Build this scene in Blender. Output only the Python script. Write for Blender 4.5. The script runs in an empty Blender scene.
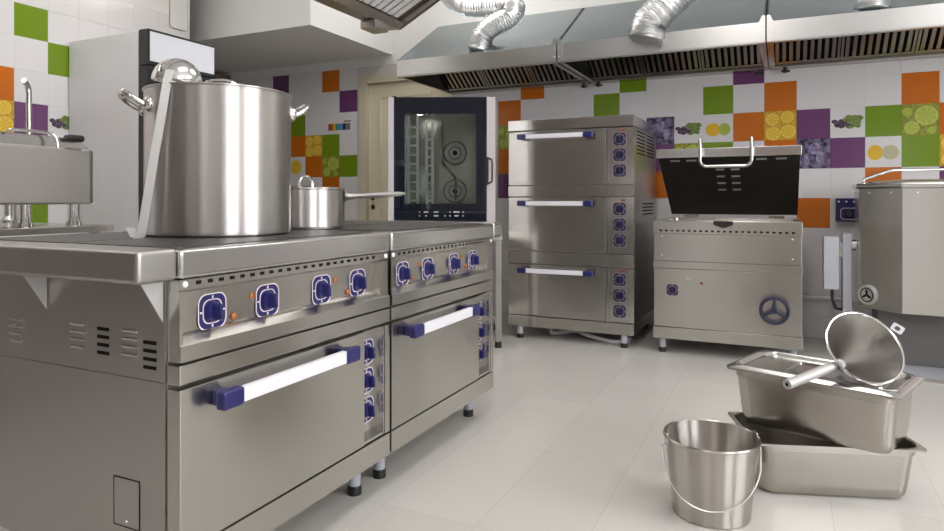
import bpy, bmesh, math, random
from mathutils import Vector, Matrix
random.seed(7)
C = bpy.context.scene.collection
S = bpy.context.scene
R = math.radians
PI = math.pi

# ------------------------------------------------------------------ camera, world, light, exposure
YAW, FPX, CAMZ = R(25.5), 653.0, 0.97
cam_d = bpy.data.cameras.new('camera')
cam = bpy.data.objects.new('camera', cam_d); C.objects.link(cam)
cam.location = (0, 0, CAMZ); cam.rotation_euler = (R(90), 0, YAW)
cam_d.sensor_width = 36; cam_d.lens = FPX / 944 * 36
cam_d.shift_y = (199 - 265.5) / 944
cam_d.clip_start = 0.02
S.camera = cam
S.view_settings.view_transform = 'Standard'; S.view_settings.look = 'None'
S.view_settings.gamma = 1; S.view_settings.use_curve_mapping = False
S.view_settings.exposure = 0.08
W = bpy.data.worlds.new('world'); S.world = W; W.use_nodes = True
W.node_tree.nodes['Background'].inputs[0].default_value = (0.85, 0.92, 1, 1)
W.node_tree.nodes['Background'].inputs[1].default_value = 1.0
LAMP_E, WIN_E = 5.6, 9.0
S.cycles.max_bounces = 10; S.cycles.glossy_bounces = 6; S.cycles.sample_clamp_indirect = 6
S.cycles.use_denoising = True

# ------------------------------------------------------------------ materials
def mat(name, col, rough=0.5, metal=0.0, spec=0.5, emit=None, bump=None, var=None, aniso=0, coat=0):
    m = bpy.data.materials.new(name); m.use_nodes = True
    nt = m.node_tree; b = nt.nodes['Principled BSDF']
    b.inputs['Base Color'].default_value = (*col, 1); b.inputs['Roughness'].default_value = rough
    b.inputs['Metallic'].default_value = metal; b.inputs['Specular IOR Level'].default_value = spec
    if coat: b.inputs['Coat Weight'].default_value = coat; b.inputs['Coat Roughness'].default_value = 0.05
    if emit:
        b.inputs['Emission Color'].default_value = (*emit[0], 1); b.inputs['Emission Strength'].default_value = emit[1]
    tc = nt.nodes.new('ShaderNodeTexCoord')
    def noise(scale, stretch, detail=3):
        mp = nt.nodes.new('ShaderNodeMapping'); mp.inputs['Scale'].default_value = stretch
        n = nt.nodes.new('ShaderNodeTexNoise'); n.inputs['Scale'].default_value = scale; n.inputs['Detail'].default_value = detail
        nt.links.new(tc.outputs['Object'], mp.inputs['Vector']); nt.links.new(mp.outputs['Vector'], n.inputs['Vector'])
        return n
    if var:
        col2, scale, stretch = var
        n = noise(scale, stretch)
        r = nt.nodes.new('ShaderNodeValToRGB')
        r.color_ramp.elements[0].position = 0.35; r.color_ramp.elements[1].position = 0.65
        r.color_ramp.elements[0].color = (*col, 1); r.color_ramp.elements[1].color = (*col2, 1)
        nt.links.new(n.outputs['Fac'], r.inputs['Fac']); nt.links.new(r.outputs['Color'], b.inputs['Base Color'])
    if bump:
        strength, scale, stretch = bump
        n = noise(scale, stretch)
        bp = nt.nodes.new('ShaderNodeBump'); bp.inputs['Strength'].default_value = strength; bp.inputs['Distance'].default_value = 0.002
        nt.links.new(n.outputs['Fac'], bp.inputs['Height']); nt.links.new(bp.outputs['Normal'], b.inputs['Normal'])
    if aniso:
        b.inputs['Anisotropic'].default_value = aniso; b.inputs['Anisotropic Rotation'].default_value = 0.25
        t = nt.nodes.new('ShaderNodeTangent'); t.direction_type = 'RADIAL'; t.axis = 'Z'
        nt.links.new(t.outputs['Tangent'], b.inputs['Tangent'])
    return m

M = {}
M['wall'] = mat('white_paint', (0.80, 0.79, 0.77), 0.6)
M['rearwall'] = mat('unseen_dark_paint', (0.22, 0.18, 0.16), 0.7)  # unseen walls made dark so the steel mirrors a darker room
M['grout'] = mat('grout', (0.62, 0.59, 0.57), 0.8)
M['tile'] = mat('white_tile', (0.77, 0.745, 0.75), 0.12)
M['orange'] = mat('orange_tile', (0.60, 0.155, 0.012), 0.12)
M['green'] = mat('green_tile', (0.185, 0.30, 0.014), 0.12)
M['purple'] = mat('purple_tile', (0.165, 0.058, 0.165), 0.12)
M['lemonbg'] = mat('lemon_photo', (0.55, 0.28, 0.02), 0.15, var=((0.75, 0.48, 0.06), 60, (1, 1, 1)))
M['lemon'] = mat('lemon_flesh', (0.80, 0.50, 0.03), 0.15)
M['rind'] = mat('lemon_rind', (0.88, 0.72, 0.22), 0.15)
M['limebg'] = mat('lime_photo', (0.16, 0.18, 0.02), 0.15, var=((0.42, 0.42, 0.08), 60, (1, 1, 1)))
M['lime'] = mat('lime_flesh', (0.42, 0.50, 0.07), 0.15)
M['limerind'] = mat('lime_rind', (0.60, 0.62, 0.18), 0.15)
M['cabbage'] = mat('cabbage_photo', (0.015, 0.012, 0.03), 0.15, var=((0.26, 0.22, 0.36), 26, (1, 1, 1)))
M['cableaf'] = mat('cabbage_leaf', (0.12, 0.07, 0.20), 0.15, var=((0.42, 0.38, 0.52), 40, (1, 1, 1)))
M['grape'] = mat('grape_photo', (0.05, 0.03, 0.05), 0.15, var=((0.16, 0.11, 0.16), 90, (1, 1, 1)))
M['leaf'] = mat('vine_leaf', (0.10, 0.17, 0.03), 0.2, var=((0.25, 0.33, 0.10), 60, (1, 1, 1)))
M['melon'] = mat('pale_fruit', (0.55, 0.52, 0.33), 0.2)
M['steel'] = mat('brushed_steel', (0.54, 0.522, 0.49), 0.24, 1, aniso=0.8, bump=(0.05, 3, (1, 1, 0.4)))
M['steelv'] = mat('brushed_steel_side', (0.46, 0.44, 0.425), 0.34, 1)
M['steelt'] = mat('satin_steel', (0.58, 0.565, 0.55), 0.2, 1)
M['spun'] = mat('spun_steel', (0.60, 0.575, 0.56), 0.36, 1, aniso=1.0)
M['chrome'] = mat('polished_steel', (0.74, 0.73, 0.72), 0.09, 1)
M['galv'] = mat('hood_steel', (0.37, 0.415, 0.435), 0.25, 1)
M['hoodrim'] = mat('hood_rim_steel', (0.54, 0.535, 0.53), 0.28, 1)
M['filter'] = mat('filter_steel', (0.42, 0.385, 0.35), 0.25, 1)
M['foil'] = mat('aluminium_foil', (0.90, 0.90, 0.90), 0.3, 1, bump=(0.5, 90, (1, 1, 1)))
M['hot'] = mat('hotplate_iron', (0.10, 0.095, 0.09), 0.4, 0.7)
M['dark'] = mat('dark_gap', (0.010, 0.009, 0.009), 0.8, spec=0.1)
M['black'] = mat('black_plastic', (0.015, 0.015, 0.017), 0.35)
M['lidin'] = mat('dark_lip_and_lid_reflection', (0.024, 0.021, 0.019), 0.38, spec=0.3)  # dark pouring lip; also the lid underside's black reflection as colour
M['glassblack'] = mat('dark_enamel_glass', (0.007, 0.010, 0.019), 0.05)
M['blue'] = mat('blue_plastic', (0.015, 0.015, 0.11), 0.28, coat=0.2)
M['whitep'] = mat('white_plastic', (0.80, 0.79, 0.84), 0.3)
M['mark'] = mat('white_marking', (0.80, 0.70, 0.72), 0.5)
M['amber'] = mat('amber_lens', (0.42, 0.12, 0.025), 0.2)
M['greyp'] = mat('grey_painted_steel', (0.42, 0.43, 0.47), 0.4)
M['darkgrey'] = mat('plain_dark_grey', (0.14, 0.135, 0.13), 0.5)  # plain dark grey of the block under the vessel
M['white_steel'] = mat('white_enamel', (0.68, 0.68, 0.69), 0.35)
M['door'] = mat('cream_paint', (0.74, 0.67, 0.50), 0.45)
M['doorframe'] = mat('cream_frame_paint', (0.64, 0.585, 0.44), 0.45)
M['wood'] = mat('brown_wood', (0.13, 0.085, 0.06), 0.5, var=((0.17, 0.11, 0.075), 8, (1, 1, 12)))
M['sign'] = mat('lit_sign', (0.8, 0.8, 0.85), 0.3, emit=((0.86, 0.88, 1), 0.12))
M['lamp'] = mat('lamp_diffuser', (0.9, 0.9, 0.9), 0.5, emit=((1, 0.965, 0.92), LAMP_E))
M['pane'] = mat('daylit_pane', (0.9, 0.9, 0.9), 0.3, emit=((0.93, 0.96, 1), WIN_E))
M['ovenlamp'] = mat('oven_lamp', (0.9, 0.9, 0.9), 0.3, emit=((1, 0.97, 0.9), 9.0))
M['ovenin'] = mat('oven_interior_steel', (0.42, 0.42, 0.39), 0.25, 1)
M['conesteel'] = mat('funnel_steel', (0.42, 0.40, 0.38), 0.30, 1, bump=(0.05, 120, (1, 1, 1)))
M['markdim'] = mat('faded_marking', (0.42, 0.32, 0.33), 0.5)
M['pansteel'] = mat('pan_steel', (0.45, 0.42, 0.385), 0.24, 1)
M['bucketsteel'] = mat('bucket_steel', (0.52, 0.485, 0.45), 0.32, 1, aniso=1.0)
M['indigo'] = mat('indigo_plate', (0.012, 0.010, 0.055), 0.3)
M['paleframe'] = mat('pale_door_frame', (0.56, 0.52, 0.53), 0.4)
M['slat'] = mat('baffle_steel', (0.92, 0.89, 0.88), 0.5, 0.4)
M['emblem'] = mat('cast_aluminium', (0.55, 0.54, 0.53), 0.4, 0.5)
M['hose'] = mat('white_hose', (0.6, 0.58, 0.55), 0.4)
M['red'] = mat('red_print', (0.28, 0.035, 0.02), 0.5)
M['yell'] = mat('yellow_print', (0.7, 0.5, 0.05), 0.5)
M['grn'] = mat('green_print', (0.1, 0.3, 0.12), 0.5)
M['cyan'] = mat('cyan_print', (0.08, 0.3, 0.55), 0.5)
M['navy'] = mat('navy_print', (0.014, 0.014, 0.05), 0.5)
M['grey'] = mat('grey_print', (0.2, 0.2, 0.22), 0.5)
def glass_mat():
    m = bpy.data.materials.new('clear_glass'); m.use_nodes = True
    nt = m.node_tree; nt.nodes.remove(nt.nodes['Principled BSDF'])
    o = nt.nodes['Material Output']; a = nt.nodes.new('ShaderNodeBsdfTransparent'); g = nt.nodes.new('ShaderNodeBsdfGlossy')
    a.inputs[0].default_value = (0.86, 0.90, 0.88, 1); g.inputs['Roughness'].default_value = 0.03
    x = nt.nodes.new('ShaderNodeMixShader'); f = nt.nodes.new('ShaderNodeFresnel'); f.inputs[0].default_value = 1.5
    nt.links.new(f.outputs[0], x.inputs[0]); nt.links.new(a.outputs[0], x.inputs[1]); nt.links.new(g.outputs[0], x.inputs[2])
    nt.links.new(x.outputs[0], o.inputs[0]); return m
M['glass'] = glass_mat()
def floor_mat():
    m = mat('floor_tile', (0.60, 0.57, 0.53), 0.22); nt = m.node_tree; b = nt.nodes['Principled BSDF']
    tc = nt.nodes.new('ShaderNodeTexCoord')
    mp = nt.nodes.new('ShaderNodeMapping'); mp.inputs['Location'].default_value = (0.505, -2.39, 0)
    br = nt.nodes.new('ShaderNodeTexBrick'); br.offset = 0.0; br.inputs['Scale'].default_value = 1
    br.inputs['Brick Width'].default_value = 0.32; br.inputs['Row Height'].default_value = 0.64
    br.inputs['Mortar Size'].default_value = 0.0018; br.inputs['Mortar Smooth'].default_value = 0.2
    br.inputs['Color1'].default_value = (0.62, 0.60, 0.565, 1); br.inputs['Color2'].default_value = (0.585, 0.565, 0.53, 1)
    br.inputs['Mortar'].default_value = (0.53, 0.505, 0.47, 1)
    n = nt.nodes.new('ShaderNodeTexNoise'); n.inputs['Scale'].default_value = 2.2; n.inputs['Detail'].default_value = 5
    mx = nt.nodes.new('ShaderNodeMixRGB'); mx.blend_type = 'MULTIPLY'; mx.inputs[0].default_value = 0.22
    r = nt.nodes.new('ShaderNodeValToRGB'); r.color_ramp.elements[0].color = (0.6, 0.57, 0.53, 1)
    nt.links.new(tc.outputs['Object'], mp.inputs['Vector']); nt.links.new(mp.outputs['Vector'], br.inputs['Vector'])
    nt.links.new(tc.outputs['Object'], n.inputs['Vector']); nt.links.new(n.outputs['Fac'], r.inputs['Fac'])
    nt.links.new(br.outputs['Color'], mx.inputs[1]); nt.links.new(r.outputs['Color'], mx.inputs[2])
    nt.links.new(mx.outputs[0], b.inputs['Base Color']); return m
M['floor'] = floor_mat()

# ------------------------------------------------------------------ mesh helpers
def rrect(w, h, r, n=5):
    pts = []
    for cx, cy, a0 in ((w/2-r, h/2-r, 0), (-w/2+r, h/2-r, 90), (-w/2+r, -h/2+r, 180), (w/2-r, -h/2+r, 270)):
        for k in range(n+1):
            a = R(a0 + 90*k/n); pts.append((cx + r*math.cos(a), cy + r*math.sin(a)))
    return pts
def smooth_path(P, n=14):
    P = [Vector(p) for p in P]; out = []
    Q = [P[0]*2-P[1]]+P+[P[-1]*2-P[-2]]
    for i in range(1, len(Q)-2):
        for k in range(n):
            u = k/n; a, b, c, d = Q[i-1:i+3]
            out.append(.5*((2*b)+(c-a)*u+(2*a-5*b+4*c-d)*u*u+(3*b-a-3*c+d)*u**3))
    out.append(P[-1]); return out
class MB:
    def __init__(s): s.v = []; s.f = []; s.m = []; s.mats = []
    def mi(s, m):
        if m not in s.mats: s.mats.append(m)
        return s.mats.index(m)
    def add(s, vs, fs, m, T=None):
        o = len(s.v); k = s.mi(m)
        s.v += [tuple(T @ Vector(p)) if T else tuple(p) for p in vs]
        s.f += [tuple(i+o for i in f) for f in fs]; s.m += [k]*len(fs)
        return s
    def box(s, x0, x1, y0, y1, z0, z1, m, bev=0.0, T=None, seg=2):
        bm = bmesh.new(); bmesh.ops.create_cube(bm, size=1)
        for v in bm.verts: v.co = ((x0+x1)/2+v.co.x*(x1-x0), (y0+y1)/2+v.co.y*(y1-y0), (z0+z1)/2+v.co.z*(z1-z0))
        if bev: bmesh.ops.bevel(bm, geom=list(bm.edges), offset=bev, segments=seg, profile=0.5, affect='EDGES')
        bm.verts.index_update()
        s.add([v.co.copy() for v in bm.verts], [[v.index for v in f.verts] for f in bm.faces], m, T); bm.free(); return s
    def loft(s, rings, m, T=None, cap0=True, cap1=True):
        n = len(rings[0]); vs = [p for r in rings for p in r]; fs = []
        for a in range(len(rings)-1):
            for k in range(n): fs.append((a*n+k, a*n+(k+1) % n, (a+1)*n+(k+1) % n, (a+1)*n+k))
        if cap0: fs.append(tuple(reversed(range(n))))
        if cap1: fs.append(tuple(range((len(rings)-1)*n, len(rings)*n)))
        return s.add(vs, fs, m, T)
    def prism(s, pts, z0, z1, m, T=None):
        return s.loft([[(x, y, z0) for x, y in pts], [(x, y, z1) for x, y in pts]], m, T)
    def frame(s, outer, inner, z0, z1, m, T=None):      # ring between two outlines of equal count
        return s.loft([[(x, y, z0) for x, y in outer], [(x, y, z1) for x, y in outer], [(x, y, z1) for x, y in inner], [(x, y, z0) for x, y in inner], [(x, y, z0) for x, y in outer]], m, T, False, False)
    def lathe(s, prof, m, T=None, n=48, cap0=False, cap1=False):
        return s.loft([[(r*math.cos(2*PI*k/n), r*math.sin(2*PI*k/n), z) for k in range(n)] for r, z in prof], m, T, cap0, cap1)
    def cyl(s, p, q, r, m, n=16, r2=None, T=None): return s.tube([p, q], r, m, n, T=T, radii=[r, r if r2 is None else r2])
    def tube(s, pts, r, m, n=10, T=None, radii=None, closed=False):
        P = [Vector(p) for p in pts]; N = len(P); rings = []; up = None
        for i in range(N):
            if closed: t = (P[(i+1) % N]-P[i-1]).normalized()
            else: t = (P[min(i+1, N-1)]-P[max(i-1, 0)]).normalized()
            if up is None: up = t.orthogonal().normalized()
            up = (up - t*up.dot(t)).normalized(); b = t.cross(up)
            rr = radii[i] if radii else r
            rings.append([P[i]+(up*math.cos(2*PI*k/n)+b*math.sin(2*PI*k/n))*rr for k in range(n)])
        if closed: rings.append(rings[0])
        return s.loft(rings, m, T, not closed, not closed)
    def strip(s, pts, w, t, m, side, T=None):           # flat bar swept along points; side = width direction
        P = [Vector(p) for p in pts]; sd = Vector(side).normalized(); rings = []
        for i in range(len(P)):
            d = (P[min(i+1, len(P)-1)]-P[max(i-1, 0)]).normalized(); nn = d.cross(sd).normalized()
            rings.append([P[i]+sd*w/2+nn*t/2, P[i]-sd*w/2+nn*t/2, P[i]-sd*w/2-nn*t/2, P[i]+sd*w/2-nn*t/2])
        return s.loft(rings, m, T)
    def sphere(s, c, r, m, T=None, n=16, sc=(1, 1, 1)):
        pr = [(max(1e-4, math.sin(PI*k/10)), -math.cos(PI*k/10)) for k in range(11)]
        vs_T = Matrix.Translation(c) @ Matrix.Diagonal((r*sc[0], r*sc[1], r*sc[2], 1))
        return s.lathe(pr, m, (T @ vs_T) if T else vs_T, n)
    def build(s, name, parent=None, ang=35):
        me = bpy.data.meshes.new(name)
        off = ORG.get(parent.name, Vector()) if parent else Vector()
        me.from_pydata([tuple(Vector(p)-off) for p in s.v], [], s.f)
        for k in s.mats: me.materials.append(M[k])
        me.polygons.foreach_set('material_index', s.m)
        bm = bmesh.new(); bm.from_mesh(me); bmesh.ops.recalc_face_normals(bm, faces=bm.faces); bm.to_mesh(me); bm.free()
        me.polygons.foreach_set('use_smooth', [True]*len(me.polygons))
        me.set_sharp_from_angle(angle=R(ang))
        o = bpy.data.objects.new(name, me); C.objects.link(o)
        wn = o.modifiers.new('weighted_normals', 'WEIGHTED_NORMAL'); wn.keep_sharp = True; wn.weight = 100
        if parent: o.parent = parent; ORG[o.name] = off
        return o
ORG = {}
def tag(o, label, cat, group=None):
    o['label'] = label; o['category'] = cat
    if group: o['group'] = group
    return o
def thing(name, label, cat, loc, group=None, rot=None):   # unrotated: parts are written in world metres; rotated: in local metres
    o = bpy.data.objects.new(name, None); C.objects.link(o); o.location = loc; o.empty_display_size = 0.1
    if rot is not None:
        o.rotation_euler = rot; ORG[o.name] = Vector()
    else: ORG[o.name] = Vector(loc)
    return tag(o, label, cat, group)
def struct(mb, name, parent=None):
    o = mb.build(name, parent); o['kind'] = 'structure'; return o
def basis(o, ex, ey, ez):
    m = Matrix.Identity(4)
    for k, e in enumerate((ex, ey, ez)):
        for r in range(3): m[r][k] = e[r]
    m.translation = Vector(o); return m
def face_x(y, z, x): return basis((x, y, z), (0, 1, 0), (0, 0, 1), (1, 0, 0))       # a panel facing +X
def face_ny(x, z, y): return basis((x, y, z), (1, 0, 0), (0, 0, 1), (0, -1, 0))     # a panel facing -Y
FW = Vector((-math.sin(YAW), math.cos(YAW), 0)); RT = Vector((math.cos(YAW), math.sin(YAW), 0))
def spot(u, v, d):                                          # world point at depth d along the photograph's axis
    return FW*d + RT*((u-472)/FPX*d) + Vector((0, 0, CAMZ-(v-199)/FPX*d))

# ------------------------------------------------------------------ room shell
XL, XR, YB, YF, ZC = -4.26, 3.0, 5.15, -2.6, 3.1
struct(MB().box(-6.4, XR+.1, YF-.1, YB+.1, -.1, 0, 'floor'), 'floor')
struct(MB().box(-6.4, XR+.1, YF-.1, YB+.1, ZC, ZC+.1, 'wall'), 'ceiling')

def disc(mb, T, cx, cy, r, m, z, ry=None, n=18, a0=0, a1=360):
    ry = r if ry is None else ry
    pts = [(cx+r*math.cos(R(a0+(a1-a0)*k/n)), cy+ry*math.sin(R(a0+(a1-a0)*k/n)), z) for k in range(n+1)]
    if a1-a0 < 360: pts.append((cx, cy, z))
    else: pts = pts[:-1]
    mb.add(pts, [tuple(range(len(pts)))], m, T)
def slice_(mb, T, cx, cy, r, flesh, rind, z):
    disc(mb, T, cx, cy, r, flesh, z); disc(mb, T, cx, cy, r*.92, rind, z+.0002)
    for k in range(8): disc(mb, T, cx, cy, r*.84, flesh, z+.0004, n=5, a0=45*k+4, a1=45*k+41)
def photo_tile(mb, T, w, h, kind):
    d = .0012
    def q(m): mb.add([(0, 0, .0008), (w, 0, .0008), (w, h, .0008), (0, h, .0008)], [(0, 1, 2, 3)], m, T)
    if kind == 'lemons':
        q('lemonbg')
        for cx, cy, r in ((.28, .22, .24), (.75, .28, .24), (.25, .72, .22), (.72, .78, .21)): slice_(mb, T, cx*w, cy*h, r*w, 'lemon', 'rind', d)
    elif kind == 'limes':
        q('limebg')
        for cx, cy, r in ((.66, .62, .32), (.27, .24, .21)): slice_(mb, T, cx*w, cy*h, r*w, 'lime', 'limerind', d+.0006*cx)
        disc(mb, T, .8*w, .14*h, .12*w, 'lime', d); disc(mb, T, .15*w, .75*h, .14*w, 'lime', d)
    elif kind == 'cabbage':
        q('cabbage'); disc(mb, T, .58*w, .58*h, .30*w, 'cabbage', d, .28*h); disc(mb, T, .55*w, .66*h, .20*w, 'cableaf', d+.0002, .2*h); disc(mb, T, .72*w, .36*h, .14*w, 'cableaf', d+.0003, .2*h); disc(mb, T, .3*w, .3*h, .08*w, 'cableaf', d+.0003, .2*h)
    elif kind == 'lemonlime':
        disc(mb, T, .33*w, .45*h, .25*w, 'lemon', d, .24*h); disc(mb, T, .72*w, .45*h, .2*w, 'lime', d+.0002, .22*h)
    elif kind == 'lemonmelon':
        disc(mb, T, .28*w, .48*h, .22*w, 'lemon', d, .25*h); disc(mb, T, .7*w, .48*h, .24*w, 'melon', d+.0002, .24*h)
    elif kind == 'slice': slice_(mb, T, .45*w, .5*h, .36*w, 'lemon', 'rind', d)
    elif kind == 'grapes':
        rnd = random.Random(3)
        for k in range(9): disc(mb, T, w*(.12+.33*rnd.random()), h*(.36+.22*rnd.random()), .10*w, 'grape', d+.00002*k, .07*w, n=10)
        for k in range(16):
            disc(mb, T, w*(.45+.4*rnd.random()), h*(.36+.32*rnd.random()), w*(.08+.07*rnd.random()), 'leaf', d+.0006+.00002*k, w*.085, n=7)
        disc(mb, T, .5*w, .42*h, .09*w, 'grape', d+.0012, .06*w)
def tiled_wall(T, u0, du, i0, i1, v0, dv, j0, j1, umax, cells, z0=0.0, skip=None):
    """tiles of a wall in its own plane: x along, y up, z out"""
    mb = MB(); g = .0012
    for j in range(j0, j1):
        a, b = max(v0+dv*j, z0), v0+dv*(j+1)
        if b <= z0+.01: continue
        for i in range(i0, i1):
            x0, x1 = u0+du*i, min(u0+du*(i+1), umax)
            if skip and skip(x0, x1, a, b): continue
            c = cells.get((i, j), 'tile')
            pm = {'grapes': 'tile', 'lemonlime': 'tile', 'lemonmelon': 'tile', 'slice': 'tile', 'lemons': 'lemonbg', 'limes': 'limebg'}.get(c, c)
            mb.add([(x0+g, a+g, 0), (x1-g, a+g, 0), (x1-g, b-g, 0), (x0+g, b-g, 0), (x0, a, -.002), (x1, a, -.002), (x1, b, -.002), (x0, b, -.002)],
                   [(0, 1, 2, 3), (4, 5, 1, 0), (5, 6, 2, 1), (6, 7, 3, 2), (7, 4, 0, 3)], pm, T)
            if c in ('grapes', 'lemonlime', 'lemonmelon', 'slice', 'lemons', 'limes', 'cabbage'):
                photo_tile(mb, T @ Matrix.Translation((x0+g, a+g, 0)), x1-x0-2*g, b-a-2*g, c)
    return mb
BK = {(0, 1): 'orange', (-1, 0): 'orange', (0, 0): 'lemons', (1, 0): 'purple', (2, 0): 'grapes', (3, 0): 'green', (4, 0): 'limes', (4, 1): 'orange', (5, 0): 'orange',
      (-1, 2): 'purple', (-2, 1): 'green', (-2, 0): 'lemonlime', (-3, 0): 'grapes', (-4, 0): 'cabbage', (-5, 2): 'green', (-6, 1): 'green',
      (1, -1): 'cabbage', (2, -1): 'purple', (3, -1): 'lemonmelon', (4, -1): 'green', (5, -1): 'lemons', (-3, -1): 'limes', (-2, -1): 'green', (0, -1): 'orange', (-4, -1): 'purple',
      (3, -2): 'orange', (5, -2): 'purple', (1, -3): 'orange', (-4, -2): 'orange', (7, 0): 'purple', (8, -1): 'orange', (9, 1): 'green',
      (-10, 1): 'orange', (-9, 2): 'orange', (-10, 0): 'limes', (-10, -1): 'orange', (-10, -2): 'purple', (-9, -2): 'green',
      (-19, 3): 'orange', (-18, 2): 'purple', (-22, 3): 'purple', (-21, 0): 'orange', (-20, 0): 'lemons', (-19, 0): 'green', (-21, 1): 'green',
      (-21, -1): 'slice', (-20, -1): 'orange', (-19, -1): 'limes', (-18, -1): 'green', (-19, -2): 'orange', (-22, -2): 'green'}
DX0, DX1, DZ = -3.64, -2.655, 2.135           # door frame outline in the back wall
T = basis((0, YB, 0), (1, 0, 0), (0, 0, 1), (0, -1, 0))
w = tiled_wall(T, -.125, .2085, -30, 15, 1.391, .2075, -7, 4, 3.0, BK, skip=lambda a, b, c, d: (a < DX1-.02 and b > DX0+.02 and c < DZ-.02))
w.box(-6.4, DX0+.03, YB+.002, YB+.1, 0, ZC, 'grout'); w.box(DX1-.03, XR+.1, YB+.002, YB+.1, 0, ZC, 'grout'); w.box(DX0+.03, DX1-.03, YB+.002, YB+.1, DZ-.03, ZC, 'grout'); w.box(-6.4, XR+.1, YB+.101, YB+.12, 0, ZC, 'grout'); w.box(-6.4, XR, YB-.0005, YB+.02, 2.222, ZC, 'wall')
struct(w, 'wall_back')
LF = {(0, 2): 'green', (1, 1): 'green', (-1, 0): 'orange', (-1, -1): 'lemons', (0, -1): 'purple', (1, -1): 'grapes', (0, -4): 'green', (-3, 1): 'purple', (-5, 0): 'green', (-6, -1): 'orange', (-4, -1): 'limes'}
T = basis((XL, 0, 0), (0, 1, 0), (0, 0, 1), (1, 0, 0))
w = tiled_wall(T, 2.407, .2045, -11, 7, 1.570, .2035, -8, 4, 3.72, LF)
w.box(XL-.12, XL-.002, YF, 3.72, 0, ZC, 'grout'); w.box(XL-.02, XL+.0005, .158, 3.72, 2.384, ZC, 'wall'); w.box(XL-.02, XL+.0005, YF, .157, 0, ZC, 'rearwall')  # last box: dark unseen stretch added to darken reflections in the side panels
struct(w, 'wall_left')
struct(MB().box(-6.5, -6.4, YF, YB, 0, ZC, 'wall'), 'wall_alcove')
struct(MB().box(-6.4, XR+.1, YF-.1, YF, 0, ZC, 'rearwall'), 'wall_rear')
for k, (a, b) in enumerate(((-1.75, -.85), (1.15, 2.05))):      # pale doors added behind the camera for the steel to reflect
    q = struct(MB().box(a+.07, b-.07, YF+.001, YF+.03, .005, 2.03, 'white_steel', .004), 'door_%d' % (k+2))
    fr = MB()
    for c in (a, b-.07): fr.box(c, c+.069, YF+.001, YF+.05, 0, 2.1, 'wall', .003)
    fr.box(a+.07, b-.07, YF+.001, YF+.05, 2.031, 2.1, 'wall', .003); struct(fr, 'door_frame', q)
    struct(MB().cyl((b-.14, YF+.03, 1.0), (b-.14, YF+.075, 1.0), .012, 'chrome').cyl((b-.14, YF+.075, 1.0), (b-.26, YF+.075, 1.0), .01, 'chrome'), 'door_handle', q)
# right wall with two daylit windows (outside the frame, they light the room)
w = MB(); ys = [YF, -1.6, .2, 1.0, 2.8, YB]
for a, b, hole in ((YF, -1.6, 0), (-1.6, .2, 1), (.2, 1.0, 0), (1.0, 2.8, 1), (2.8, YB, 0)):
    if hole: w.box(XR, XR+.1, a, b, 0, .95, 'wall'); w.box(XR, XR+.1, a, b, 2.45, ZC, 'wall')
    else: w.box(XR, XR+.1, a, b, 0, ZC, 'wall')
struct(w, 'wall_right')
for k, (a, b) in enumerate(((-1.6, .2), (1.0, 2.8))):
    w = MB().box(XR+.07, XR+.085, a, b, .95, 2.45, 'pane')
    for q in (a, b-.06, (a+b)/2-.03): w.box(XR+.02, XR+.069, q, q+.06, .95, 2.45, 'whitep')
    for z in (.95, 2.39): w.box(XR+.02, XR+.069, a, b, z, z+.06, 'whitep')
    struct(w, 'window_%d' % (k+1))
# lowered soffit over the alcove, pillar edge line at the wall end
struct(MB().box(-6.4, -3.27, 3.98, YB, 2.305, ZC, 'wall'), 'ceiling_soffit')
# door in the back wall
d = MB().box(DX0+.09, DX1-.09, YB+.015, YB+.06, 0, DZ-.08, 'door', .003)
dw = DX1-DX0-.18
for zc, zh in ((1.47, .94), (.52, .76)):
    o_ = rrect(dw-.24, zh, .01); i_ = rrect(dw-.29, zh-.05, .01)
    d.frame(o_, i_, 0, .012, 'door', basis(((DX0+DX1)/2, YB+.015, zc), (1, 0, 0), (0, 0, 1), (0, -1, 0)))
dr = struct(d, 'door_1')
fr = MB()
for a, b in ((DX0, DX0+.088), (DX1-.088, DX1)): fr.box(a, b, YB-.02, YB+.04, 0, DZ, 'doorframe', .004)
fr.box(DX0+.088, DX1-.088, YB-.02, YB+.04, DZ-.078, DZ, 'doorframe', .004)
struct(fr, 'door_frame', dr)
hd = MB(); hx, hz = -3.50, .985
hd.lathe([(.001, .004), (.027, .004), (.03, .0), (.03, -.004)], 'chrome', face_ny(hx, hz, YB+.012), 20)
hd.tube([(hx, YB+.012, hz), (hx, YB-.04, hz), (hx+.02, YB-.05, hz), (hx+.12, YB-.05, hz)], .009, 'chrome')
hd.lathe([(.001, .003), (.022, .003), (.024, 0)], 'chrome', face_ny(hx, hz-.09, YB+.014), 18)
struct(hd, 'door_handle', dr)

# unseen ceiling luminaires added for even light, some to brighten dim parts
def luminaire(x, y, label, rz=0):
    t = thing('unseen_ceiling_light', label, 'light', (x, y, ZC), 'unseen ceiling light panels')
    a, b = (.3, .62) if not rz else (.62, .3)
    MB().box(x-a, x+a, y-b, y+b, ZC-.02, ZC-.001, 'whitep').build('frame', t)
    MB().box(x-a+.02, x+a-.02, y-b+.02, y+b-.02, ZC-.10, ZC-.0205, 'lamp').build('diffuser', t)
for x, y, l in ((-.5, -1.2, 'unseen ceiling light panel behind the camera'), (-.35, 1.3, 'unseen ceiling light panel above the aisle'), (-.35, 3.3, 'unseen ceiling light panel in front of the wall hoods'),
                (1.7, -.2, 'unseen ceiling light panel near the right wall'), (1.7, 2.4, 'unseen ceiling light panel over the right side of the room'), (-3.35, .4, 'unseen light panel added over the front of the left counter'),
                (-3.3, 2.3, 'unseen light panel added to brighten the wall by the display fridge'), (-2.25, 4.1, 'unseen light panel added between the hoods to brighten the door')):
    luminaire(x, y, l)

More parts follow.
